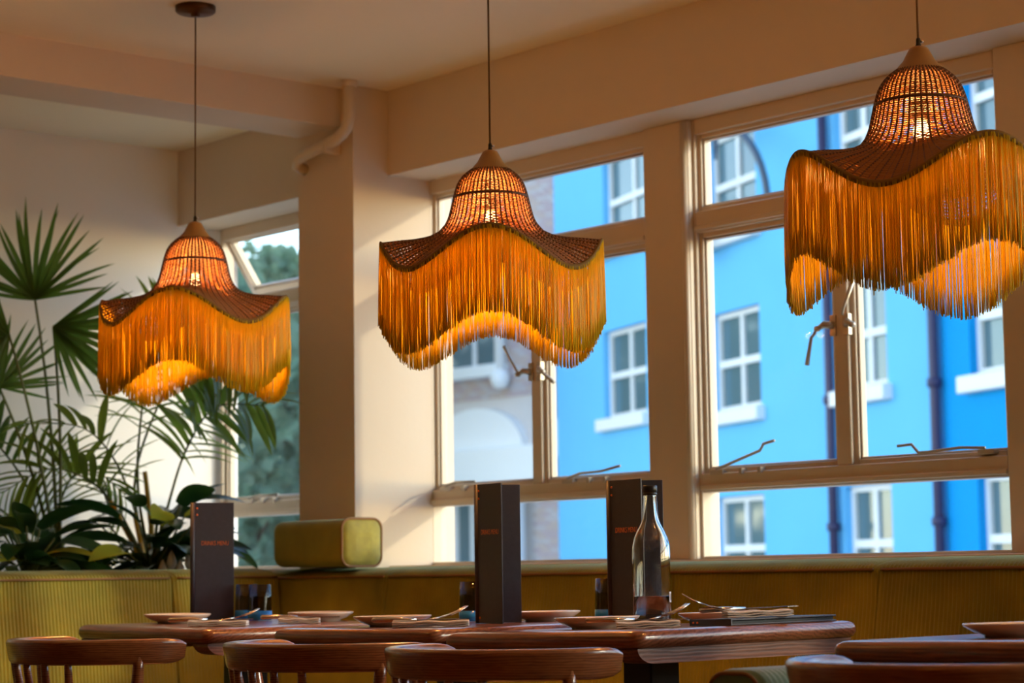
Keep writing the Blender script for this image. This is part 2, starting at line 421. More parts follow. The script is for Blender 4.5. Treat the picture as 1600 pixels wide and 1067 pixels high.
# ------------------------------------------------------------------ torchere floor lamps added out of view as warm fill
for i, (x, y) in enumerate(((-4.6, 1.62), (-1.3, 3.1))):
    d = thing('fill_torchere', ('bronze uplighter added unseen for fill left of the chairs', 'bronze uplighter added unseen for fill beyond the right table', 'bronze uplighter added unseen for fill behind the viewer')[i], 'lamp', (x, y, 0))
    MB().lathe([(0, 0), (.14, 0), (.14, .012), (.03, .03), (0, .03)], 28).obj('base', BRONZE, d)
    MB().tube([(0, 0, .03), (0, 0, 1.66)], .011, 10).obj('pole', BRONZE, d)
    MB().lathe([(.012, 1.64), (.05, 1.66), (.12, 1.70), (.16, 1.76), (.165, 1.775), (.155, 1.775), (.11, 1.71), (.012, 1.67)], 32).obj('bowl_shade', BRONZE, d)
    MB().lathe([(0, 1.69), (.03, 1.70), (.035, 1.72), (.03, 1.745), (0, 1.75)], 20).obj('bulb', DISC, d)
    L = bpy.data.lights.new('torchere_fill', 'AREA'); L.shape = 'DISK'; L.size = .22; L.energy = UP_W; L.color = (1, .50, .15)
    lo = bpy.data.objects.new('torchere_fill', L); COL.objects.link(lo); lo.parent = d; lo.location = (0, 0, 1.772); lo.rotation_euler = (pi, 0, 0)

# ================================================================== benches
RIB = .0115
def bench_back(name, p0, p1, z0, ztop, par, th=.20, seams=()):
    """corduroy back rest from p0 to p1 (xy points of its front face at the top); fabric ribs are modelled"""
    p0 = V((*p0, 0)); p1 = V((*p1, 0)); d = (p1-p0); Lh = d.length; d.normalize(); nrm = V((d.y, -d.x, 0))   # nrm points to the room side
    n = max(2, int(Lh/RIB)*4); rows = []
    prof = [(.055, z0), (.045, z0+.12), (.022, ztop-.16), (.008, ztop-.08), (0, ztop-.018), (-.001, ztop-.006), (-.005, ztop+.002), (-.014, ztop+.008),
            (-.040, ztop+.015), (-.085, ztop+.020), (-.13, ztop+.022), (-th, ztop+.020), (-th, z0)]
    for i in range(n+1):
        s = Lh*i/n; e = min(s, Lh-s); rnd = 0
        if e < .02: rnd = .008*(1-math.sqrt(max(0, 1-(1-e/.02)**2)))
        rib = .0026*cos(2*pi*s/RIB)
        wob = .0025*sin(s*9.1+1.3) + .002*sin(s*23.0)
        row = []
        for k, (o, z) in enumerate(prof):
            oo = o + (rib if k < 11 else 0)*1.0 + (wob if k < 4 else 0) - rnd
            zz = z + (rib*.7 if 7 <= k < 11 else 0) - (rnd if 4 <= k < 12 else 0)
            q = p0 + d*s + nrm*oo; row.append((q.x, q.y, zz))
        rows.append(row)
    mb = MB(); mb.grid(rows, True)
    m = len(prof); mb.add(rows[0], [tuple(range(m))]); mb.add(rows[-1], [tuple(range(m-1, -1, -1))])
    o = mb.obj(name, CORDU, par)
    pts = [p0 + d*(.012 + (Lh-.024)*i/10) + nrm*.002 for i in range(11)]
    pb = MB().tube([(q.x, q.y, ztop-.004) for q in pts], .0040, 6); pb.obj('piping', PIPING, o)
    return o

def seat_pad(par, x0, y0, x1, y1, z0=.30, z1=.455):
    mb = MB().box((x0, y0, z0), (x1, y1, z1)); mb.obj('seat_cushion', CORDU, par, bevel=.03, seg=4)

wb = thing('window_bench', 'long olive corduroy bench running under the windows', 'bench', (-3.6, 3.7, 0))
wb_loc = V((-3.6, 3.7, 0))
def rel(par, *os):
    for o in os: o.location = o.location - par.location
XS = [-5.79, -5.142, -3.273, -1.75]
for a, b in zip(XS[:-1], XS[1:]):
    rel(wb, bench_back('backrest', (a+.001, 3.95), (b-.001, 3.95), .40, .862, wb, th=.235))
n0 = len(bpy.data.objects)
o = MB().box((-5.66, 3.42, .30), (-1.75, 3.90, .455)).obj('seat_cushion', CORDU, wb, bevel=.03, seg=4); rel(wb, o)
o = MB().box((-5.66, 3.47, 0), (-1.75, 4.18, .30)).obj('plinth', TABLE, wb, bevel=.004); rel(wb, o)
o = MB().box((-5.66, 3.955, .30), (-1.75, 4.18, .40)).obj('back_board', TABLE, wb, bevel=.004); rel(wb, o)

lb = thing('return_bench', 'olive yellow corduroy bench in front of the potted plants', 'bench', (-5.6, 3.0, 0))
for a, b in ((1.7, 3.538), (3.542, 3.93)):
    rel(lb, bench_back('backrest', (-5.668, a), (-5.668, b), .40, .866, lb, th=.13))
o = MB().box((-5.62, 1.7, .30), (-5.20, 3.41, .455)).obj('seat_cushion', CORDU, lb, bevel=.03, seg=4); rel(lb, o)
o = MB().box((-5.79, 1.7, 0), (-5.24, 3.46, .30)).obj('plinth', TABLE, lb, bevel=.004); rel(lb, o)
o = MB().box((-5.79, 1.7, .30), (-5.675, 3.93, .40)).obj('back_board', TABLE, lb, bevel=.004); rel(lb, o)
# low planter wall behind the return bench
struct('partition', MB().box((-5.89, 1.6, 0), (-5.835, 4.2, .888)), PLASTER, bevel=.004, label='low cream planter wall behind the return bench')
struct('trim_7', MB().box((XL, 1.6, .5), (-5.89, 4.2, .62)), PLASTER, label='planter shelf that the pots stand on')

# headrest bolster on the bench in front of the pillar
bo = thing('bolster_cushion', 'square olive velvet headrest bolster on the bench against the pillar', 'cushion', (-5.49, 3.985, .889))
def rsq(w, h, r, n=6):
    p = []
    for cx, cy, a0 in ((w/2-r, h/2-r, 0), (-w/2+r, h/2-r, 90), (-w/2+r, -h/2+r, 180), (w/2-r, -h/2+r, 270)):
        for i in range(n+1):
            a = rad(a0 + 90*i/n); p.append((cx + r*cos(a), cy + r*sin(a)))
    return p
body = MB(); prs = []
for x, k in ((-.19, .90), (-.18, .97), (-.165, 1.0), (.0, 1.0), (.165, 1.0), (.178, .985)):
    prs.append([(x, a*k, .073 + b*k) for a, b in rsq(.150, .144, .030)])
body.grid(prs, True, closed=True); body.add(prs[0], [tuple(range(len(prs[0])))]); body.add(prs[-1], [tuple(range(len(prs[0])-1, -1, -1))])
body.obj('bolster_body', CORDU, bo)
cap = MB(); pr2 = [[(x, a*k, .073 + b*k) for a, b in rsq(.150, .144, .030)] for x, k in ((.177, .97), (.183, .92), (.188, .75), (.191, .4))]
cap.grid(pr2, True, closed=True); cap.add(pr2[-1], [tuple(range(len(pr2[0])))])
CAPM = mat('end_panel_lit_velvet', (.34, .29, .03), .7, noise=.6, nscale=22, sheen_weight=.3)  # lighter than the body: window light on this end painted in
cap.obj('end_panel', CAPM, bo, label='olive end panel with window light in its colour')
MB().tube([(.179, a*1.0, .073 + b*1.0) for a, b in rsq(.150, .144, .030)], .0045, 6, closed=True).obj('piping', PIPING, bo)

# ================================================================== tables
def tz(tb, x, y): return tb['z'] + tb['tx']*(x - tb['x']) + tb['ty']*(y - tb['y'])
def table(label, x0, x1, y0, y1, z, tx, ty):
    xc, yc = (x0+x1)/2, (y0+y1)/2
    t = thing('dining_table', label, 'table', (xc, yc, 0)); t['group'] = 'wooden dining tables along the bench'
    tilt = M.Translation((0, 0, z)) @ M(((1, 0, 0, 0), (0, 1, 0, 0), (tx, ty, 1, 0), (0, 0, 0, 1)))
    hx, hy = (x1-x0)/2, (y1-y0)/2
    mb = MB(); pr = []
    prof = [(.0, -.034), (.010, -.0335), (.017, -.030), (.021, -.022), (.021, -.013), (.018, -.006), (.010, -.0015), (.0, 0)]
    # bullnose slab: rounded-rectangle outline offset by the edge profile
    for o, zz in prof:
        pr.append([tuple(tilt @ V((a, b, zz))) for a, b in rsq(2*(hx-.021+o), 2*(hy-.021+o), .014 + o*.5, 4)])
    mb.grid(pr, True, closed=True)
    mb.add(pr[0], [tuple(range(len(pr[0])-1, -1, -1))]); mb.add(pr[-1], [tuple(range(len(pr[0])))])
    mb.obj('tabletop', TABLE, t)
    for sx in (1, -1):
        c = MB(); q = [(-hy+.012, -.034)] + [(-hy+.012 + .045*(1-cos(a)), -.034 - .028*sin(a)) for a in [rad(15*k) for k in range(1, 7)]]
        q += [(hy-.06, -.062), (hy-.03, -.05), (hy-.015, -.034)]
        xa = sx*(hx-.012); xb = sx*(hx-.075)
        c.prism(q, min(xa, xb), max(xa, xb), 'yz', tilt)
        c.obj('cleat', CLEAT, t, bevel=.003)
    MB().box((-.04, -.04, .02), (.04, .04, z-.036)).obj('pedestal', BLACK, t, bevel=.004)
    b = MB(); b.box((-.26, -.035, 0), (.26, .035, .022)); b.box((-.035, -.26, 0), (.035, .26, .022)); b.box((-.06, -.06, .02), (.06, .06, .03))
    b.obj('base', BLACK, t, bevel=.004)
    sp = MB().box((-.16, -.16, z-.044), (.16, .16, z-.032)); sp.obj('top_plate', BLACK, t)
    for k, v in (('z', z), ('tx', tx), ('ty', ty), ('x', xc), ('y', yc)): t[k] = v
    return t
TA = table('small wooden table with the water bottle and a flat black folder', -3.403, -2.84, 2.75, 3.37, .7505, .020, .006)
TB = table('small wooden table between the middle menu and the left table', -4.003, -3.43, 2.75, 3.37, .750, .008, .004)
TC = table('small wooden table farthest left in front of the return bench', -4.862, -4.262, 2.75, 3.37, .746, -.009, .003)
TD = table('small wooden table at the right edge behind the nearest chair', -2.388, -1.79, 2.75, 3.37, .747, .015, .004)

# ================================================================== chairs
def make_chair():
    c = thing('spindle_chair', '', 'chair'); c['group'] = 'curved back spindle chairs'
    R = .222; zt = .735; hh = .053
    # half-round bow, cross-section swept along the arc
    rows = []; N = 48
    for i in range(N+1):
        th = rad(-98 + 196*i/N)
        e = min(1, min(i, N-i)/3.2); k = math.sqrt(max(.04, 1-(1-e)**2))
        h = hh*(.55+.45*k); w = .028*(.5+.5*k)
        dip = -.004*(1-abs(th)/rad(98))*0 + .006*(1-(th/rad(98))**2)*0
        cs = []
        for a, b in rsq(w, h, min(w, h)*.36, 4):
            rr_ = R - .002 + a + .010*(b/hh)        # leans back a little towards the top
            cs.append((rr_*sin(th), R - rr_*cos(th), zt - hh/2 + b + dip))
        rows.append(cs)
    mb = MB(); mb.grid(rows, True, closed=True)
    mb.add(rows[0], [tuple(range(len(rows[0])))]); mb.add(rows[-1], [tuple(range(len(rows[0])-1, -1, -1))])
    mb.obj('top_rail', CHAIR, c)
    def spin(deg, r, name, r2=.180):
        a = rad(deg); p0 = V((r2*sin(a)*.92, R - r2*cos(a), .452)); p1 = V((R*sin(a), R - R*cos(a), zt-.035))
        pts = [p0.lerp(p1, k/8) for k in range(9)]
        rad_ = [r*(.85 + .35*sin(pi*k/8)) for k in range(9)]
        MB().tube(pts, rad_, 10).obj(name, CHAIR, c)
    for d in (-32, -16, 0, 16, 32): spin(d, .0085, 'spindle')
    for d in (-71, 71): spin(d, .0125, 'arm_post', .190)
    seat = MB(); seat.lathe([(0, .428), (.14, .428), (.190, .433), (.206, .442), (.206, .450), (.196, .457), (.14, .452), (0, .446)], 40, mtx=M.Translation((0, .25, 0)))
    seat.obj('seat', CHAIR, c)
    for sx in (-1, 1):
        for sy in (-1, 1):
            p0 = V((sx*.13, .25+sy*.13, .435)); p1 = V((sx*.20, .25+sy*.19, .0))
            MB().tube([p0.lerp(p1, k/8) for k in range(9)], [.013, .016, .018, .019, .018, .017, .015, .013, .011], 10).obj('leg', CHAIR, c)
        MB().tube([(sx*.172, .25-.166, .17), (sx*.172, .25, .17), (sx*.172, .25+.166, .17)], [.009, .012, .009], 8).obj('stretcher', CHAIR, c)
    MB().tube([(-.172, .25, .17), (0, .25, .17), (.172, .25, .17)], [.009, .012, .009], 8).obj('stretcher', CHAIR, c)
    return c
ch = make_chair()
CH = [(-4.172, 2.242, 'spindle back wooden chair farthest left in front of the olive bench'), (-3.442, 2.319, 'spindle back wooden chair between the left chair and the middle chair'),
      (-2.891, 2.291, 'spindle back wooden chair in front of the table with the bottle'), (-1.893, 2.227, 'spindle back wooden chair nearest, at the table at the right edge')]
for i, (x, y, l) in enumerate(CH):
    o = ch if i == 0 else copy_tree(ch)
    o.location = (x, y, 0); o['label'] = l

# green upholstered arm-end beside the nearest chair
gc = thing('upholstered_chair', 'green corduroy padded chair back beside the nearest wooden chair', 'chair', (-2.252, 2.47, 0))
rows = []
for i in range(4*18+1):
    s = .20*i/(4*18); rib = .0013*cos(2*pi*s/.0111); e = min(s, .20-s); k = .86+.14*min(1, e/.015)
    rows.append([(a*k*(1+rib*8), -.09+s, .655 + b*k*(1+rib*8)) for a, b in rsq(.118, .115, .038, 6)])
gm = MB(); gm.grid(rows, True, closed=True); gm.add(rows[0], [tuple(range(len(rows[0])))]); gm.add(rows[-1], [tuple(range(len(rows[0])-1, -1, -1))])
GREENC = mat('green_corduroy', (.16, .30, .17), .7, noise=.2, nscale=20, sheen_weight=.5)
gm.obj('back_pad', GREENC, gc)
MB().tube([(a*.90, -.092, .655 + b*.90) for a, b in rsq(.118, .115, .038, 6)], .003, 6, closed=True).obj('piping', PIPING, gc)
MB().box((-.05, -.085, .40), (.05, .105, .605)).obj('back_post', TABLE, gc, bevel=.006)
MB().box((-.05, -.08, .38), (.05, .10, .43)).obj('seat_rail', TABLE, gc, bevel=.006)
for sy in (-.07, .09): MB().tube([(0, sy, .40), (0, sy, 0)], [.016, .012], 8).obj('leg', TABLE, gc)

# ================================================================== table ware
def plate(tb, x, y, r, label, group='stoneware side plates'):
    z = tz(tb, x, y)
    p = thing('side_plate', label, 'plate', (x, y, z), 0, group)
    h = .022
    mb = MB(); mb.lathe([(0, .002), (r*.50, .002), (r*.53, 0), (r*.58, 0), (r*.60, .004), (r*.80, .010), (r*.97, h-.003), (r*.985, h-.001)], 48)
    mb.obj('underside', CERAM, p, label='underside with shade in its beige glaze')  # beige stands for the shade below the rim
    mb = MB(); mb.lathe([(r*.985, h-.001), (r, h), (r*.985, h+.0015), (r*.95, h), (r*.74, .0125), (r*.5, .008), (0, .008)], 48)
    mb.obj('rim', RIMG, p, label='pale glazed rim and face')
    p.rotation_euler = (tb['ty'], -tb['tx'], 0)
    return p
plate(TC, -4.74, 2.973, .085, 'side plate left of the grey standing menu')
plate(TC, -4.542, 3.275, .085, 'side plate right of the pair of tumblers, near the bolster')
plate(TB, -3.775, 2.915, .086, 'side plate beside the napkin on the middle table')
plate(TB, -3.70, 3.295, .080, 'side plate half hidden behind the middle standing menu')
plate(TA, -3.165, 2.955, .086, 'side plate left of the water bottle on the sharp table')
plate(TA, -3.145, 3.275, .080, 'side plate behind the water bottle and folder')
plate(TD, -2.145, 2.93, .086, 'side plate on the table at the right edge')

def napkin(tb, x, y, rz, L, w, label, z=None):
    z = tz(tb, x, y) if z is None else z
    mb = MB()
    for lay in range(3):
        rows = []
        for i in range(13):
            s = -L/2 + L*i/12
            zz = .0015 + lay*.004 + .0012*sin(i*1.1+lay)
            ww = w*(1-.03*lay)
            rows.append([(s, -ww/2, zz), (s, -ww/2-.001, zz+.002), (s, -ww/4, zz+.0034+.0008*sin(i*2)), (s, 0, zz+.003), (s, ww/4, zz+.0036), (s, ww/2+.001, zz+.002), (s, ww/2, zz)])
        mb.grid(rows, True, closed=True)
        mb.add(rows[0], [tuple(range(7))]); mb.add(rows[-1], [tuple(range(6, -1, -1))])
    o = mb.obj('napkin', LINEN, loc=(x, y, z), rot=(tb['ty'], -tb['tx'], rz))
    return tag(o, label, 'napkin', 'folded linen napkins')

def knife(x, y, z, rz, label, ry=0):
    k = thing('table_knife', label, 'knife', (x, y, z), rz, 'steel table knives'); k.rotation_euler = (0, ry, rz)
    MB().tube([(-.10, 0, .004), (-.095, 0, .0045), (-.05, 0, .005), (-.005, 0, .004)], [.0035, .0055, .0050, .0035], 8).obj('handle', STEEL, k)
    MB().prism([(-.006, -.004), (.03, -.008), (.08, -.009), (.105, -.002), (.103, .003), (.07, .006), (-.006, .004)], .003, .0048).obj('blade', STEEL, k)
def fork(x, y, z, rz, label, ry=0):
    k = thing('table_fork', label, 'fork', (x, y, z), rz, 'steel table forks'); k.rotation_euler = (0, ry, rz)
    MB().tube([(-.11, 0, .003), (-.10, 0, .0035), (-.04, 0, .005), (.0, 0, .005), (.02, 0, .003)], [.004, .006, .004, .003, .004], 8, flat=.45).obj('handle', STEEL, k)
    hd = MB(); hd.prism([(.018, -.004), (.03, -.011), (.042, -.0125), (.042, .0125), (.03, .011), (.018, .004)], .002, .0042); hd.obj('head', STEEL, k)
    for i in range(4):
        yy = -.0105 + .007*i
        MB().tube([(.04, yy, .003), (.06, yy, .005), (.082, yy*.95, .011)], [.0019, .0017, .0010], 6).obj('tine', STEEL, k)

VR = rad(49)        # image-horizontal direction on the table
# table C
napkin(TC, -4.44, 2.90, VR, .14, .06, 'folded napkin in front of the grey standing menu')
z = tz(TC, -4.44, 2.90)+.012
knife(-4.455, 2.885, z, VR+.1, 'knife lying on the napkin before the grey standing menu')
fork(-4.425, 2.915, z, VR+.35, 'fork lying on the napkin before the grey standing menu', -.22)
napkin(TC, -4.43, 3.13, VR, .10, .05, 'small napkin between the pair of tumblers and a plate')
knife(-4.43, 3.13, tz(TC, -4.43, 3.13)+.012, VR-.2, 'knife on the small napkin beside the pair of tumblers')
# table B
napkin(TB, -3.585, 2.87, VR, .16, .07, 'folded napkin on the middle table beside its plate')
z = tz(TB, -3.585, 2.87)+.012
knife(-3.60, 2.85, z, VR-.05, 'knife on the napkin of the middle table')
fork(-3.60, 2.885, z, VR+.3, 'fork raised on the napkin of the middle table', -.25)
# table A
napkin(TA, -3.0, 2.935, VR, .12, .06, 'folded napkin in front of the water bottle')
z = tz(TA, -3.0, 2.935)+.012
knife(-3.02, 2.925, z, VR+.08, 'knife on the napkin in front of the water bottle')
fork(-3.02, 2.965, z, VR+.3, 'fork raised on the napkin in front of the water bottle', -.28)
# flat black folder with napkin set on it
zf = tz(TA, -2.915, 3.17)
fo = thing('menu_folder', 'black menu folder lying flat on the table edge under cutlery', 'menu', (-2.915, 3.17, zf+.0005)); fo.rotation_euler = (TA['ty'], -TA['tx'], 0)
MB().box((-.055, -.150, 0), (.055, .150, .003)).obj('back_cover', LEATHER, fo, bevel=.001)
MB().box((-.050, -.146, .003), (.050, .146, .009)).obj('pages', MENUIN, fo)
MB().box((-.055, -.150, .009), (.055, .150, .0125)).obj('front_cover', LEATHER, fo, bevel=.001)
MB().box((-.055, -.1525, 0), (.055, -.149, .0125)).obj('spine', LEATHER, fo)
for dx in (-.044, -.033): MB().tube([(dx, -.1522, .006), (dx, -.1545, .006)], .0022, 10).obj('rivet', COPPER, fo)
napkin(TA, -2.905, 3.14, VR+.1, .13, .065, 'folded napkin on top of the black folder', z=zf+.0135)
z = zf+.026
knife(-2.935, 3.145, z, VR+.25, 'knife on the napkin on the black folder', -.03)
fork(-2.955, 3.09, z, VR+pi-.1, 'fork raised on the napkin on the black folder', -.30)

# bottle
bt = thing('water_bottle', 'clear glass water bottle with dark screw cap, one quarter full', 'bottle', (-3.156, 3.10, tz(TA, -3.156, 3.10)))
outer = [(.0, .0), (.030, .0), (.036, .003), (.0385, .010), (.0385, .145), (.0378, .160), (.0345, .177), (.0280, .192), (.0205, .206), (.0168, .216), (.0150, .232), (.0135, .262), (.0132, .276)]
inner = [(.0105, .276), (.0108, .262), (.0128, .232), (.0146, .216), (.0182, .206), (.0257, .192), (.0322, .177), (.0355, .160), (.0362, .145), (.0361, .012), (.033, .006), (.0, .008)]
MB().lathe(outer + inner, 48).obj('glass_body', BOTTLE, bt)
MB().lathe([(0, .0076), (.0334, .0056), (.0366, .0118), (.0366, .060), (.0, .060)], 48).obj('water', WATER, bt)
MB().lathe([(.0132, .264), (.0150, .264), (.0150, .267), (.0140, .268), (.0140, .270), (.0150, .271), (.0150, .282), (.0135, .284), (0, .284)], 32).obj('cap', PLASTIC, bt)
lab = MB(); lab.grid([[(.0389*cos(rad(a)), .0389*sin(rad(a)), zz) for a in range(20, 52, 4)] for zz in (.048, .069)], True)
lab.obj('label', LABELM, bt, label='small white side label')
bars = MB()
for a in range(26, 46, 4): bars.grid([[(.0391*cos(rad(a+q)), .0391*sin(rad(a+q)), zz) for q in (0, 1.4)] for zz in (.052, .065)], False)
bars.obj('label_print', PLASTIC, bt)

# tumblers
def tumbler(tb, x, y, label, full=True):
    g = thing('tumbler', label, 'glass', (x, y, tz(tb, x, y)), 0, 'smoky blue tumblers')
    MB().lathe([(0, .002), (.029, .002), (.0315, .006), (.0312, .026), (.0, .026)], 32).obj('base', BLUEG, g, label='solid cobalt blue base')
    MB().lathe([(.0312, .0262), (.0300, .060), (.0283, .094), (.0268, .094), (.0284, .060), (.0296, .0262)], 32).obj('bowl', SMOKE, g, label='smoky transparent wall')
    return g
tumbler(TC, -4.704, 3.20, 'smoky blue tumbler just right of the grey standing menu')
tumbler(TC, -4.811, 3.23, 'smoky blue tumbler half hidden behind the grey standing menu')
tumbler(TB, -3.905, 3.25, 'smoky blue tumbler half hidden behind the middle standing menu')
tumbler(TB, -3.49, 3.295, 'smoky blue tumbler beside the menu behind the bottle')

# standing menus
def menu(tb, s, f, g, label, spine_front=False, H_=.308):
    """two hinged covers standing on edge: spine at s, front cover to f, back cover to g (xy points)"""
    z = min(tz(tb, *s), tz(tb, *f), tz(tb, *g)) + .001
    m = thing('drinks_menu', label, 'menu', (s[0], s[1], z), 0, 'standing drinks menus')
    def board(p, name, off):
        d = V((p[0]-s[0], p[1]-s[1], 0)); L = d.length; a = math.atan2(d.y, d.x)
        b = MB().box((.006, -.0016, 0), (L, .0016, H_)); o = b.obj(name, LEATHER, m, bevel=.0006, seg=1, rot=(0, 0, a))
        return o, L, a
    o, L, a = board(f, 'front_cover', 0)
    board(g, 'back_cover', 0)
    MB().tube([(0, 0, 0), (0, 0, H_)], .0062, 10).obj('spine', LEATHER, m)
    ins = MB().box((.012, .0017, .004), (L-.004, .0022, H_-.004)); ins.obj('lining', MENUIN, m, rot=(0, 0, a))
    for zz in (.012, .276, .293):
        MB().tube([(.012, -.0016, zz), (.012, -.0030, zz)], .0026, 10).obj('screw', COPPER, o)
    cu = bpy.data.curves.new('lettering', 'FONT'); cu.body = 'DRINKS MENU'; cu.size = .0145; cu.align_x = 'CENTER'; cu.extrude = .0002
    tmp = bpy.data.objects.new('lettering_curve', cu); COL.objects.link(tmp)
    lm = bpy.data.meshes.new_from_object(tmp.evaluated_get(bpy.context.evaluated_depsgraph_get())); lm.name = 'lettering'
    bpy.data.objects.remove(tmp); lm.materials.clear(); lm.materials.append(COPPER)
    tx = link('lettering', lm, o)
    tx.location = (L*.54, -.0021, .196); tx.rotation_euler = (pi/2, 0, 0); tx.scale = (.78, 1.1, 1)
    return m
menu(TC, (-4.876, 3.104), (-4.838, 3.208), (-4.884, 3.216), 'grey black drinks menu standing on the far left table')
menu(TB, (-3.729, 3.12), (-3.626, 3.105), (-3.685, 3.21), 'black drinks menu standing alone on the middle table')
menu(TA, (-3.383, 3.20), (-3.273, 3.19), (-3.305, 3.285), 'black drinks menu standing behind the water bottle')

# ================================================================== pendant lamps
def make_lamp():
    """origin at the top of the mustard cap"""
    p = thing('pendant_lamp', '', 'lamp', group='wicker pendants with amber fringe')
    cap = MB(); cap.lathe([(0, 0), (.010, 0), (.0165, -.003), (.0200, -.009), (.030, -.028), (.0445, -.044), (.0475, -.0475), (.0475, -.050), (.043, -.049), (.028, -.029), (.018, -.012), (0, -.008)], 40)
    cap.obj('cap', MUSTARD, p)
    grip = MB(); grip.lathe([(0, .016), (.0035, .016), (.0042, .012), (.0045, .004), (.0055, .003), (.0055, -.001), (0, -.001)], 16)
    gr = grip.obj('cord_grip', PLASTIC, p); MB().tube([(.004, -.001, .010), (.009, -.003, .010)], .0024, 10).obj('screw', STEEL, gr)
    # bell profile (r, z below the cap top)
    P = [(.044, -.046), (.060, -.058), (.0735, -.076), (.0815, -.100), (.0860, -.119), (.0905, -.139), (.0955, -.159), (.104, -.176), (.118, -.194), (.140, -.209), (.170, -.222), (.210, -.236), (.250, -.252)]
    AM = .041
    # resample by arc length
    seg = [math.hypot(P[i+1][0]-P[i][0], P[i+1][1]-P[i][1]) for i in range(len(P)-1)]; T = sum(seg)
    def at(s):
        for i, l in enumerate(seg):
            if s <= l or i == len(seg)-1:
                k = min(1, s/l); return P[i][0] + (P[i+1][0]-P[i][0])*k, P[i][1] + (P[i+1][1]-P[i][1])*k
            s -= l
    def amp(r): return AM*(max(0, r-.088)/.162)**1.25
    def pt(r, z, th): return V((r*sin(th), -r*cos(th), z + amp(r)*cos(4*th)))
    NS = 52
    weave = MB(); nr = 74
    for i in range(nr):
        s = T*(i+.5)/nr; r, z = at(s); flare = r > .10
        n = NS*4 if flare else NS*2
        pts = []
        for j in range(n):
            th = 2*pi*j/n
            ph = (j/(n/NS))*pi*1.0
            off = .0016*cos(ph*1.0 + i*pi)
            pts.append(pt(r + off, z, th) + V((0, 0, random.uniform(-.0004, .0004))))
        weave.tube(pts, .00145, 4, closed=True)
    weave.obj('woven_shade', RATTAN, p)
    st = MB()
    for k in range(NS):
        th = 2*pi*k/NS
        st.tube([pt(at(T*q/26)[0] + .0008, at(T*q/26)[1], th) for q in range(27)], .0021, 4, caps=False)
        th2 = th + pi/NS
        st.tube([pt(*at(T*(.56 + .44*q/14)), th2) for q in range(15)], .0014, 4, caps=False)
    st.obj('stakes', RATTAND, p)
    rg = MB()
    for rz_, zz in ((.0838, -.110), ):
        rg.tube([pt(rz_, zz, 2*pi*j/48) for j in range(48)], .0032, 6, closed=True)
    rg.obj('binding_ring', RATTAND, p)
    # braid round the brim and the fringe hanging from it
    br = MB(); N = 192
    rows = []
    for dz, dr in ((.004, -.002), (.004, .002), (-.001, .0035), (-.008, .003), (-.008, -.001)):
        rows.append([tuple(pt(.250+dr, -.252+dz, 2*pi*j/N)) for j in range(N)])
    br.grid(rows + [rows[0]], True, closed=True); br.obj('brim_braid', BRAID, p)
    fr = MB(); NF = 1250; rnd = random.Random(3)
    for k in range(NF):
        th = 2*pi*(k + rnd.uniform(-.35, .35))/NF; rr2 = .2522 + rnd.uniform(-.0014, .0012)
        a = pt(rr2, -.2525, th); L = .187 + rnd.uniform(-.004, .004)
        if rnd.random() < .04: L += rnd.uniform(.003, .010)
        out = V((sin(th), -cos(th), 0)); tan = V((cos(th), sin(th), 0))
        d1 = tan*rnd.uniform(-.0015, .0015) + out*rnd.uniform(-.0035, .0035); d2 = d1 + tan*rnd.uniform(-.0025, .0025) + out*rnd.uniform(-.003, .002)
        w = rnd.uniform(.0010, .0014)
        fr.tube([a, a + V((0, 0, -L*.35)) + d1*.6, a + V((0, 0, -L*.7)) + d1, a + V((0, 0, -L)) + d2], [w, w, w*1.05, w*.9], 3, smooth=True)
    fo_ = fr.obj('fringe', SILK, p); fo_['kind'] = 'stuff'; fo_['label'] = 'long amber silk thread fringe'
    hold = MB(); hold.lathe([(0, -.04), (.018, -.04), (.018, -.13), (.014, -.142), (0, -.142)], 20); hold.obj('bulb_holder', PLASTIC, p)
    MB().lathe([(0, -.180), (.008, -.178), (.014, -.170), (.0155, -.161), (.013, -.150), (.010, -.142), (.010, -.138)], 20).obj('bulb', BULB, p)
    return p
ZC = 1.819
lamp = make_lamp()
LX = [(-2.474, 3.15, rad(67)), (-3.702, 3.15, rad(49)), (-4.938, 3.15, rad(44)), (-2.474, .80, rad(20)), (-1.24, .80, rad(75)), (0, .80, rad(10))]  # last three are extra pendants, added out of view as warm fill
LL = ['fringed wicker pendant lamp in sharp focus at the right edge', 'fringed wicker pendant lamp hanging in the middle before the pillar window', 'fringed wicker pendant lamp farthest left in front of the palms',
      'fringed wicker pendant added unseen for warm fill, nearest the palms', 'fringed wicker pendant added unseen for warm fill, in the middle', 'fringed wicker pendant added unseen for warm fill above the viewer']
for i, (x, y, rz) in enumerate(LX):
    o = lamp if i == 0 else copy_tree(lamp)
    o.location = (x, y, ZC); o['label'] = LL[i]; o.rotation_euler = (0, 0, rz)
    L = bpy.data.lights.new('bulb_light', 'POINT'); L.energy = LAMP_W; L.color = (1, .40, .10); L.shadow_soft_size = .03
    lo = bpy.data.objects.new('bulb_light', L); COL.objects.link(lo); lo.parent = o; lo.location = (0, 0, -.165)
    MB().tube([(0, 0, .015), (0, 0, H-ZC-.03)], .0022, 8).obj('cord', CORD, o)
    MB().lathe([(0, -.028), (.012, -.028), (.013, -.02), (.050, -.018), (.0545, -.014), (.0545, 0), (0, 0)], 32).obj('ceiling_rose', BRONZE, o, loc=(0, 0, H-ZC))

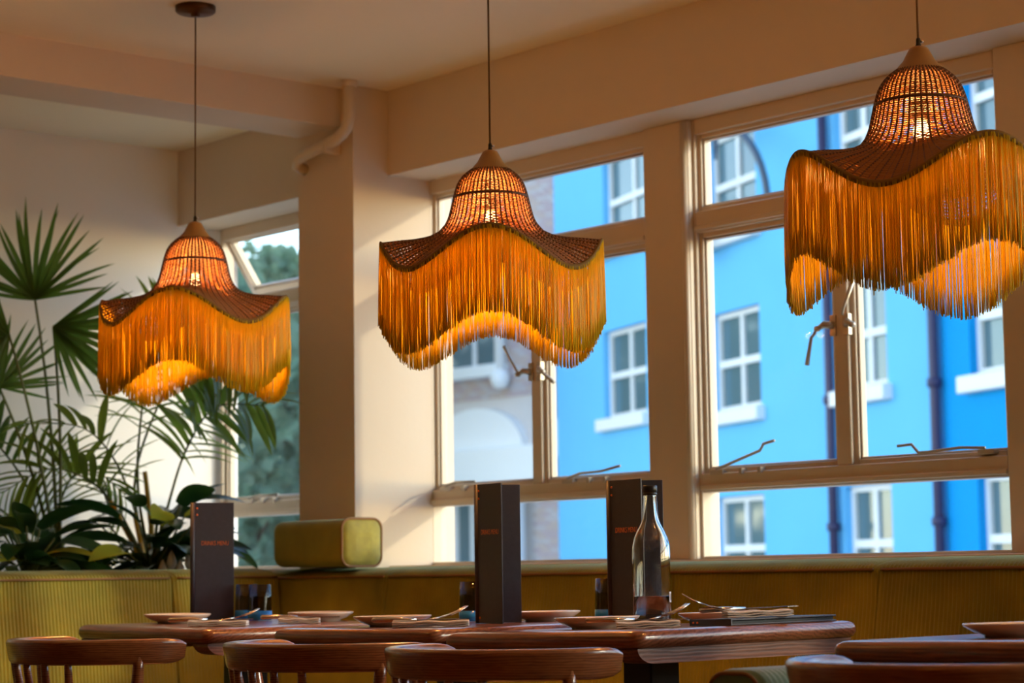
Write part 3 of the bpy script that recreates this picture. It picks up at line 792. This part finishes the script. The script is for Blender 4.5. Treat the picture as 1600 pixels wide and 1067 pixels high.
# ================================================================== plants
def blade_mesh(name, m, w=.06, fold=.25, droop=.12, tipw=.0, n=6):
    mb = MB(); rows = []
    for i in range(n+1):
        t = i/n; ww = w*(sin(pi*min(1, .12 + t*.88))**.7)*(1-tipw*t) if i < n else .0005
        z = -droop*t*t
        rows.append([(t, -ww, z + ww*fold), (t, 0, z), (t, ww, z + ww*fold)])
    mb.grid(rows, True); return mb.mesh(name, m)
def orient(d, up=V((0, 0, 1))):
    x = d.normalized(); y = up.cross(x)
    if y.length < 1e-3: y = V((0, 1, 0))
    y.normalize(); z = x.cross(y)
    return M((x, y, z)).transposed()
def put(name, me, par, base, d, L, w=1, up=V((0, 0, 1)), rollv=0):
    o = bpy.data.objects.new(name, me); COL.objects.link(o); o.parent = par
    R3 = orient(V(d), up) @ M.Rotation(rollv, 3, 'X')
    o.matrix_local = M.Translation(base) @ R3.to_4x4() @ M.Diagonal((L, L*w, L, 1))
    return o
FAN = blade_mesh('fan_leaflet', PALM, .029, .5, .2)
ARL = blade_mesh('areca_leaflet', ARECA, .072, .35, .32)
LILYL = blade_mesh('lily_leaf', LILY, .20, .25, .35, n=8)
LITLEAF = leafy('backlit_leaf', (.36, .38, .03), (.75, .70, .06), .4, .5)  # lamp backlight painted into the colour of a few leaves
LILYLIT = blade_mesh('lily_leaf_backlit', LITLEAF, .20, .25, .35, n=8)
ARLD = blade_mesh('dark_leaflet', PALM, .072, .35, .30)

def pot(par, r, h, z):
    MB().lathe([(0, 0), (r*.8, 0), (r, h), (r*1.04, h), (r*1.04, h-.02), (r*.95, h-.02), (r*.93, h-.03), (0, h-.03)], 28).obj('pot', POT, par, loc=(0, 0, z))

rn = random.Random(11)
RT = V((.655, .756, 0)); FW = V((-.756, .655, 0)); UP = V((0, 0, 1))
def vdir(a, dep=0):
    """direction at angle a (degrees, 0 = toward the window side, 90 = up) in the vertical plane across the alcove, with some depth"""
    return (RT*cos(rad(a)) + UP*sin(rad(a)) + FW*dep).normalized()
ZP = .62
def fan_frond(par, base, hub, a0, a1, n, L, tilt=0):
    base = V(base); hub = V(hub); mid = base.lerp(hub, .5) + RT*(.03) + V((0, 0, .03))
    pts = [base*(1-t)**2 + mid*2*t*(1-t) + hub*t*t for t in [k/8 for k in range(9)]]
    f = MB().tube(pts, [.007 - .003*k/8 for k in range(9)], 6).obj('frond', STALK, par)
    for i in range(n):
        a = a0 + (a1-a0)*i/(n-1) + rn.uniform(-3, 3)
        l = L*(.82 + .3*sin(pi*i/(n-1)))*rn.uniform(.9, 1.05)
        put('leaflet', FAN, f, hub, vdir(a, tilt + rn.uniform(-.15, .15)), l, 1.0, up=-FW, rollv=rn.uniform(-.5, .5))
def pinnate(par, base, pts, n, L, me=ARL, mat_=STALK, spread=50, hang=.35):
    pts = [V(base)] + [V(p) for p in pts]
    P = []
    for i in range(len(pts)-1):
        p0 = pts[max(0, i-1)]; p1 = pts[i]; p2 = pts[i+1]; p3 = pts[min(len(pts)-1, i+2)]
        for k in range(6):
            t = k/6
            P.append(.5*((2*p1) + (p2-p0)*t + (2*p0-5*p1+4*p2-p3)*t*t + (3*p1-p0-3*p2+p3)*t**3))
    P.append(pts[-1]); m = len(P)
    f = MB().tube(P, [.006*(1-.75*k/(m-1)) for k in range(m)], 6).obj('frond', mat_, par)
    st = int(m*.42)
    for i in range(n):
        s = st + (m-1.001-st)*(i//2 + .5)/(n/2); k = int(s); q = P[k].lerp(P[min(m-1, k+1)], s-k)
        t = (P[min(m-1, k+1)] - P[max(0, k-1)]).normalized()
        side = t.cross(FW).normalized()*(1 if i % 2 else -1)
        sp = rad(spread - 22*(s-st)/(m-st))
        d = t*cos(sp) + side*sin(sp) + V((0, 0, -hang))*rn.uniform(.6, 1.3) + FW*rn.uniform(-.35, .35)
        if par.location.x + q.x + d.x*L < -6.68: d.x = max(d.x, (-6.68 - par.location.x - q.x)/L)
        put('leaflet', me, f, q, d, L*(.55 + .6*sin(pi*min(.95, .2 + .75*(s-st)/(m-st))))*rn.uniform(.9, 1.1), 1.0, up=UP, rollv=rn.uniform(-.4, .4))

# fan palm at the far left, tallest
fp = thing('fan_palm', 'tall dark fan palm at the far left behind the return bench', 'plant', (-6.30, 3.50, ZP))
pot(fp, .10, .27, 0)
def P3(u, h, dep=0):
    if u < 0: dep += .85*u        # fronds leaning left also lean out from the wall
    return RT*u + FW*dep + V((0, 0, h))
b0 = P3(.0, .25)
fan_frond(fp, b0, P3(-.07, 1.15), 12, 172, 24, .29, -.1)
fan_frond(fp, b0, P3(-.01, 1.06, -.05), -75, 35, 20, .29, -.2)
fan_frond(fp, b0, P3(-.12, 1.02, -.10), 110, 262, 20, .30, -.1)
fan_frond(fp, b0, P3(-.17, .86, .03), -10, 150, 18, .24, .2)
# feathery palms
ap = thing('areca_palm', 'feathery areca palm with yellow canes left of the pendant fringe', 'plant', (-6.32, 3.861, ZP))
pot(ap, .12, .27, 0)
bA = P3(.0, .25)
pinnate(ap, bA, [P3(-.05, .55), P3(.02, .82), P3(.16, .98, -.20), P3(.36, .95, -.36)], 34, .22, hang=.75)
pinnate(ap, bA, [P3(.06, .50), P3(.12, .68), P3(.24, .80, -.18), P3(.42, .79, -.34)], 30, .20, hang=.15)
pinnate(ap, bA, [P3(-.04, .55), P3(-.03, .80), P3(.0, 1.0), P3(.05, 1.12)], 24, .20, hang=.1)
pinnate(ap, bA, [P3(-.08, .42), P3(-.16, .55), P3(-.28, .60, -.05), P3(-.42, .52)], 28, .19, hang=.2)
pinnate(ap, bA, [P3(-.03, .40), P3(-.10, .62), P3(-.2, .74), P3(-.34, .74, -.1)], 24, .17, hang=.4)
for u0, u1, h in ((-.06, -.12, .50), (-.03, -.05, .46), (.0, -.02, .60)):
    MB().tube([P3(u0*.4, .24), P3(u0*.8, h*.7), P3(u1, h)], [.012, .010, .008], 8).obj('cane', CANE, ap)
sp = thing('slender_palm', 'slender palm frond rising between the fan palm and areca palm', 'plant', (-6.49, 3.564, ZP))
pot(sp, .10, .27, 0)
pinnate(sp, P3(0, .25), [P3(-.04, .50), P3(-.12, .66), P3(-.22, .76), P3(-.36, .78)], 26, .18, ARLD, hang=.2)
pinnate(sp, P3(0, .25), [P3(.03, .45), P3(.08, .58), P3(.16, .60), P3(.26, .52)], 24, .17, ARL, hang=.3)
pinnate(sp, P3(0, .25), [P3(-.08, .42), P3(-.18, .50), P3(-.30, .48), P3(-.40, .40)], 22, .16, ARL, hang=.3)
# broad dark leaves
def lily(label, loc, n, h0, R0, flowers=0, seed=1):
    g = random.Random(seed)
    t = thing('peace_lily', label, 'plant', loc, 0)
    pot(t, .12, .24, 0)
    for i in range(n):
        a = g.uniform(0, 360); el = g.uniform(15, 80); d = V((cos(rad(a))*cos(rad(el)), sin(rad(a))*cos(rad(el)), sin(rad(el))))
        base = V((0, 0, .22)); e = base + d*g.uniform(.06, h0)
        MB().tube([base, base.lerp(e, .5) + V((0, 0, .02)), e], [.004, .0035, .003], 5).obj('stem', STALK, t)
        dd = V((d.x, d.y, d.z*.25 - .15 + g.uniform(-.1, .2)))
        put('leaf', LILYLIT if i % 9 == 4 else LILYL, t, e, dd, R0*g.uniform(.75, 1.15), 1.0, rollv=g.uniform(-.6, .6))
    for i in range(flowers):
        a = (i-flowers/2)*.05
        e = RT*(.05+.028*i) + V((0, 0, .235 + .03*(i % 2))) - FW*.10
        fl = MB(); fl.lathe([(0, 0), (.012, .008), (.017, .022), (.013, .042), (.004, .062), (0, .068)], 10)
        fl.obj('flower', SPATHE, t, loc=e)
        MB().tube([V((0, 0, .2)), e], .0025, 5).obj('stem', STALK, t)
    return t
lily('dark glossy leaved peace lily with white blooms beside the grey standing menu', (-6.05, 3.70, ZP), 64, .29, .19, 4, 5)
lily('dark glossy leaved plant at the left edge under the fan palm', (-6.05, 3.26, ZP), 52, .22, .19, 0, 8)

# ================================================================== street
struct('street_ground', MB().box((-80, 4.9, -2.9), (40, 70, -2.75)), ASPHALT)
D2 = V((-.935, .355, 0)); F0 = V((-20.477, 21.961, 0)); ANG = math.atan2(D2.y, D2.x)
# local frame of the terrace: +x along the facade to the right, -y out of the facade toward the restaurant
FR_ANG = ANG + pi
def far_window(par, x0, x1, z0, z1, set_in=.10, bars=1, blind=False, sill=True, frame=WHITEP):
    m = MB(); w = .075
    rails(m, x0+w, x1-w, z0+w, z1-w, w, set_in, set_in+.09)
    zm = (z0+z1)/2 - .02
    m.box((x0+w, set_in-.01, zm-.05), (x1-w, set_in+.07, zm+.05))
    for b in range(bars):
        xm = x0 + (x1-x0)*(b+1)/(bars+1); m.box((xm-.045, set_in+.01, z0+w), (xm+.045, set_in+.06, z1-w))
    o = m.obj('window', frame, par)
    xsn = [x0+w] + [x0 + (x1-x0)*(b+1)/(bars+1) for b in range(bars)] + [x1-w]
    for i in range(len(xsn)-1):
        for a, b in ((z0+w, zm), (zm, z1-w)):
            MB().box((xsn[i], set_in+.045, a), (xsn[i+1], set_in+.055, b)).obj('pane', FARGLASS, o)
    if sill:
        MB().box((x0-.10, -.14, z0-.20), (x1+.10, .12, z0)).obj('sill', WHITEP, par, bevel=.02)
    return o
def terrace(label, s_hi, s_lo, z1, m, wins, z0=-2.75, depth=8, proud=0):
    """house whose facade runs from s_hi (left) to s_lo (right) in metres along the terrace"""
    o = F0 + D2*s_hi
    t = thing('terrace_house', label, 'house', (o.x, o.y, 0), FR_ANG)
    Lh = s_hi - s_lo
    hs = [(s_hi-a, s_hi-b, c, d) for a, b, c, d in wins]
    wall_open(0, Lh, z0, z1, -proud, .35, hs).obj('facade', m, t)
    bx = MB(); bx.box((.002, .36, z0), (Lh-.002, depth, z1)); bx.obj('rear_block', m, t)
    r = MB(); r.prism([(-.25, z1), (depth/2, z1+2.2), (depth, z1)], 0, Lh, 'yz'); r.obj('roof', SLATE, t)
    for h in hs: far_window(t, *h)
    MB().box((0, -.18-proud, z1-.25), (Lh, .0, z1)).obj('cornice', WHITEP, t)
    return t
ST = [(.50, 1.90), (3.10, 4.50), (5.62, 7.05)]
def col(a, b): return [(a, b, *z) for z in ST]
th1 = terrace('light blue rendered terrace house filling the middle of the windows', 7.1, -2.62, 9.6, SKYBLUE, col(.98, -.55) + [(5.0, 3.3, .5, 1.9), (5.0, 3.3, 3.30, 4.70), (4.9, 2.9, 6.05, 7.50)])
th2 = terrace('light blue terrace house between the two dark drainpipes', -2.66, -5.12, 9.4, SKYBLUE, col(-2.78, -3.95))
th3 = terrace('deep blue terrace house at the right beyond the drainpipe', -5.2, -9.6, 9.2, DEEPBLUE, [(-5.86, -7.2, *ST[0]), (-5.80, -7.2, 3.02, 4.4), (-5.86, -7.2, 5.5, 6.9)])
for i, (s, l) in enumerate(((-2.64, 'dark drainpipe between the two light blue houses'), (-5.16, 'dark drainpipe where light blue meets deep blue'))):
    o = F0 + D2*s
    d = thing('drainpipe', l, 'pipe', (o.x, o.y, 0), FR_ANG)
    MB().tube([(0, -.09, -2.7), (0, -.09, 9.0)], .06, 10).obj('pipe_run', DRAIN, d)
    for zz in (-1, 1.4, 3.0, 5.4, 7.6): MB().lathe([(.06, -.05), (.085, -.05), (.085, .05), (.06, .05)], 12).obj('collar', DRAIN, d, loc=(0, -.09, zz))
# street lamp bracket arched in front of the light blue house
o = F0 + D2*(-1.9) - V((.355, .935, 0))*0
sl = thing('street_lamp', 'arched iron street lamp bracket with a hanging lantern before the blue house', 'lamp', (o.x, o.y, 0), FR_ANG)
arc = [(-1.35 + 1.32*cos(a), -.5 - .1*sin(a), 5.75 + 1.12*sin(a)) for a in [rad(k) for k in range(0, 181, 10)]]
MB().tube([(.0, .0, 5.5), (-.02, -.4, 5.6)] + arc, .05, 8).obj('arm', LAMPIRON, sl)
MB().tube([arc[9], V(arc[9]) + V((0, 0, -.42))], [.06, .02], 8).obj('finial', LAMPIRON, sl)
MB().lathe([(0, 0), (.08, -.02), (.22, -.16), (.20, -.22), (.15, -.42), (.05, -.52), (0, -.52)], 12).obj('lantern', LAMPIRON, sl, loc=V(arc[-1]) + V((0, 0, .02)))

# brick house with a white arched bay, further left
BX0, BX1, BY = -33.6, -28.02, 25.38
bh = thing('brick_house', 'plum brick house with a white arched porch behind the middle pendant', 'house', (BX1, BY, 0))
bw = -(BX1-BX0)
doors = [(-3.2, -1.75, -.5, 2.42), (-3.55, -1.5, 4.62, 6.2)]
wall_open(bw, 0, -2.75, 11, .06, .4, doors).obj('mortar_bed', MORTAR, bh)
MB().box((bw, .42, -2.75), (-.002, 8, 11)).obj('rear_block', STUCCO, bh)
r = MB().prism([(-.3, 11), (4, 13.4), (8.2, 11)], bw-.1, .1, 'yz'); r.obj('roof', SLATE, bh)
bmesh_b = [MB().box((0, 0, 0), (.215, .05, .068)).mesh('brick', BRICKM[i]) for i in range(3)]
nb = 0; rb = random.Random(4); rest = MB()
for rw in range(-10, 130):
    z = rw*.078
    if not (1.0 < z < 9.2): continue
    for c in range(0, 24):
        x = bw + c*.228 + (.114 if rw % 2 else 0)
        if x + .215 > 0: continue
        if any(x+.215 > d[0] and x < d[1] and z+.07 > d[2] and z < d[3] for d in doors): continue
        dx = x + 2.2
        if z < 3.98 and z > 2.3 and abs(dx) < 1.5: continue
        if z <= 2.3 and x < -.85: continue
        if nb < 290 and x > -2.3 and 3.3 < z < 6.0:
            ob = bpy.data.objects.new('brick', bmesh_b[rb.randrange(3)]); COL.objects.link(ob); ob.parent = bh
            ob.location = (x, .01 + rb.uniform(-.004, .004), z); nb += 1
        else:
            rest.cur = rb.randrange(3); rest.box((x, .01, z), (x+.215, .06, z+.068))
ro = rest.obj('brickwork', BRICKM, bh); ro['kind'] = 'stuff'
# arched white porch: arch, entablature, columns
ar = MB(); q = [(-2.2 + 1.30*cos(a), 3.10 + .78*sin(a)) for a in [rad(k) for k in range(0, 181, 10)]]
ar.prism(q, -.12, .06, 'xz'); ar.obj('arch', STUCCO, bh)
MB().box((-3.6, -.45, 2.45), (-.20, .08, 3.12)).obj('entablature', STUCCO, bh, bevel=.03)
for x in (-.95, -1.45, -3.35): MB().tube([(x, -.25, -2.7), (x, -.25, 2.45)], .17, 14).obj('column', STUCCO, bh)
far_window(bh, *doors[0], set_in=.2, bars=2, sill=False)
far_window(bh, *doors[1], set_in=.15, bars=1, sill=False)
MB().box((-3.75, -.30, 4.42), (-1.40, .2, 4.64)).obj('ledge', STUCCO, bh, bevel=.02)
MB().tube([(-1.40, -.18, 4.35), (-1.40, -.18, 9.5)], .10, 12).obj('downpipe', STUCCO, bh)
MB().lathe([(0, -.22), (.12, -.2), (.18, -.05), (.16, .06), (.1, .12)], 14).obj('corbel', STUCCO, bh, loc=(-1.40, -.18, 4.4))
MB().box((-.42, -.2, 2.9), (.25, .08, 3.55)).obj('white_block', STUCCO, bh, bevel=.03)

# far house and trees seen through the alcove window
hh_ = thing('far_house', 'small brick house with blue grey windows seen through the alcove window', 'house', (-46.5, 33, 0))
wall_open(-1, 9, -2.75, 3.2, 0, .3, [(1.2, 2.5, .6, 2.4), (3.9, 5.4, .6, 2.4), (6.6, 7.9, .6, 2.4)]).obj('facade', BRICKM[1], hh_)
for a, b in ((1.2, 2.5), (3.9, 5.4), (6.6, 7.9)): far_window(hh_, a, b, .6, 2.4)
MB().box((-1, .32, -2.75), (9, 7, 3.2)).obj('rear_block', STUCCO, hh_)
MB().prism([(-.4, 3.2), (3.5, 5.6), (7.4, 3.2)], -1.2, 9.2, 'yz').obj('roof', SLATE, hh_)

def tree(label, loc, h, R, n, seed):
    g = random.Random(seed)
    t = thing('street_tree', label, 'tree', loc)
    tr = MB(); tr.tube([(0, 0, 0), (.1, 0, h*.3), (0, .1, h*.55), (.05, 0, h*.8)], [.22, .17, .12, .05], 9)
    for k in range(7):
        a = k*2.4; zb = h*(.35 + .06*k)
        tr.tube([(0, 0, zb), (cos(a)*R*.4, sin(a)*R*.4, zb+h*.12), (cos(a)*R*.75, sin(a)*R*.75, zb+h*.2)], [.07, .045, .015], 6)
    tr.obj('trunk', BARK, t)
    vs = []; fs = []
    cl = [(V((g.gauss(0, .5)*R, g.gauss(0, .5)*R, h*.68 + g.gauss(0, .16)*h)), g.uniform(.25, .5)*R) for _ in range(22)]
    for i in range(n):
        c, r = cl[g.randrange(len(cl))]
        p = c + V((g.gauss(0, 1), g.gauss(0, 1), g.gauss(0, 1))).normalized()*r*g.uniform(.6, 1)
        a = V((g.gauss(0, 1), g.gauss(0, 1), g.gauss(0, 1))).normalized()*g.uniform(.16, .28); b = a.orthogonal().normalized()*g.uniform(.09, .16)
        k = len(vs); vs += [p-a, p+b, p+a, p-b]; fs.append((k, k+1, k+2, k+3))
    cr = MB().add(vs, fs).obj('crown', FOLI, t); cr['kind'] = 'stuff'
tree('bushy green street tree left in the alcove window', (-33.6, 22.2, -2.75), 9.5, 2.6, 6000, 2)
tree('taller green street tree right in the alcove window', (-42.5, 29.2, -2.75), 11, 3.0, 6000, 3)
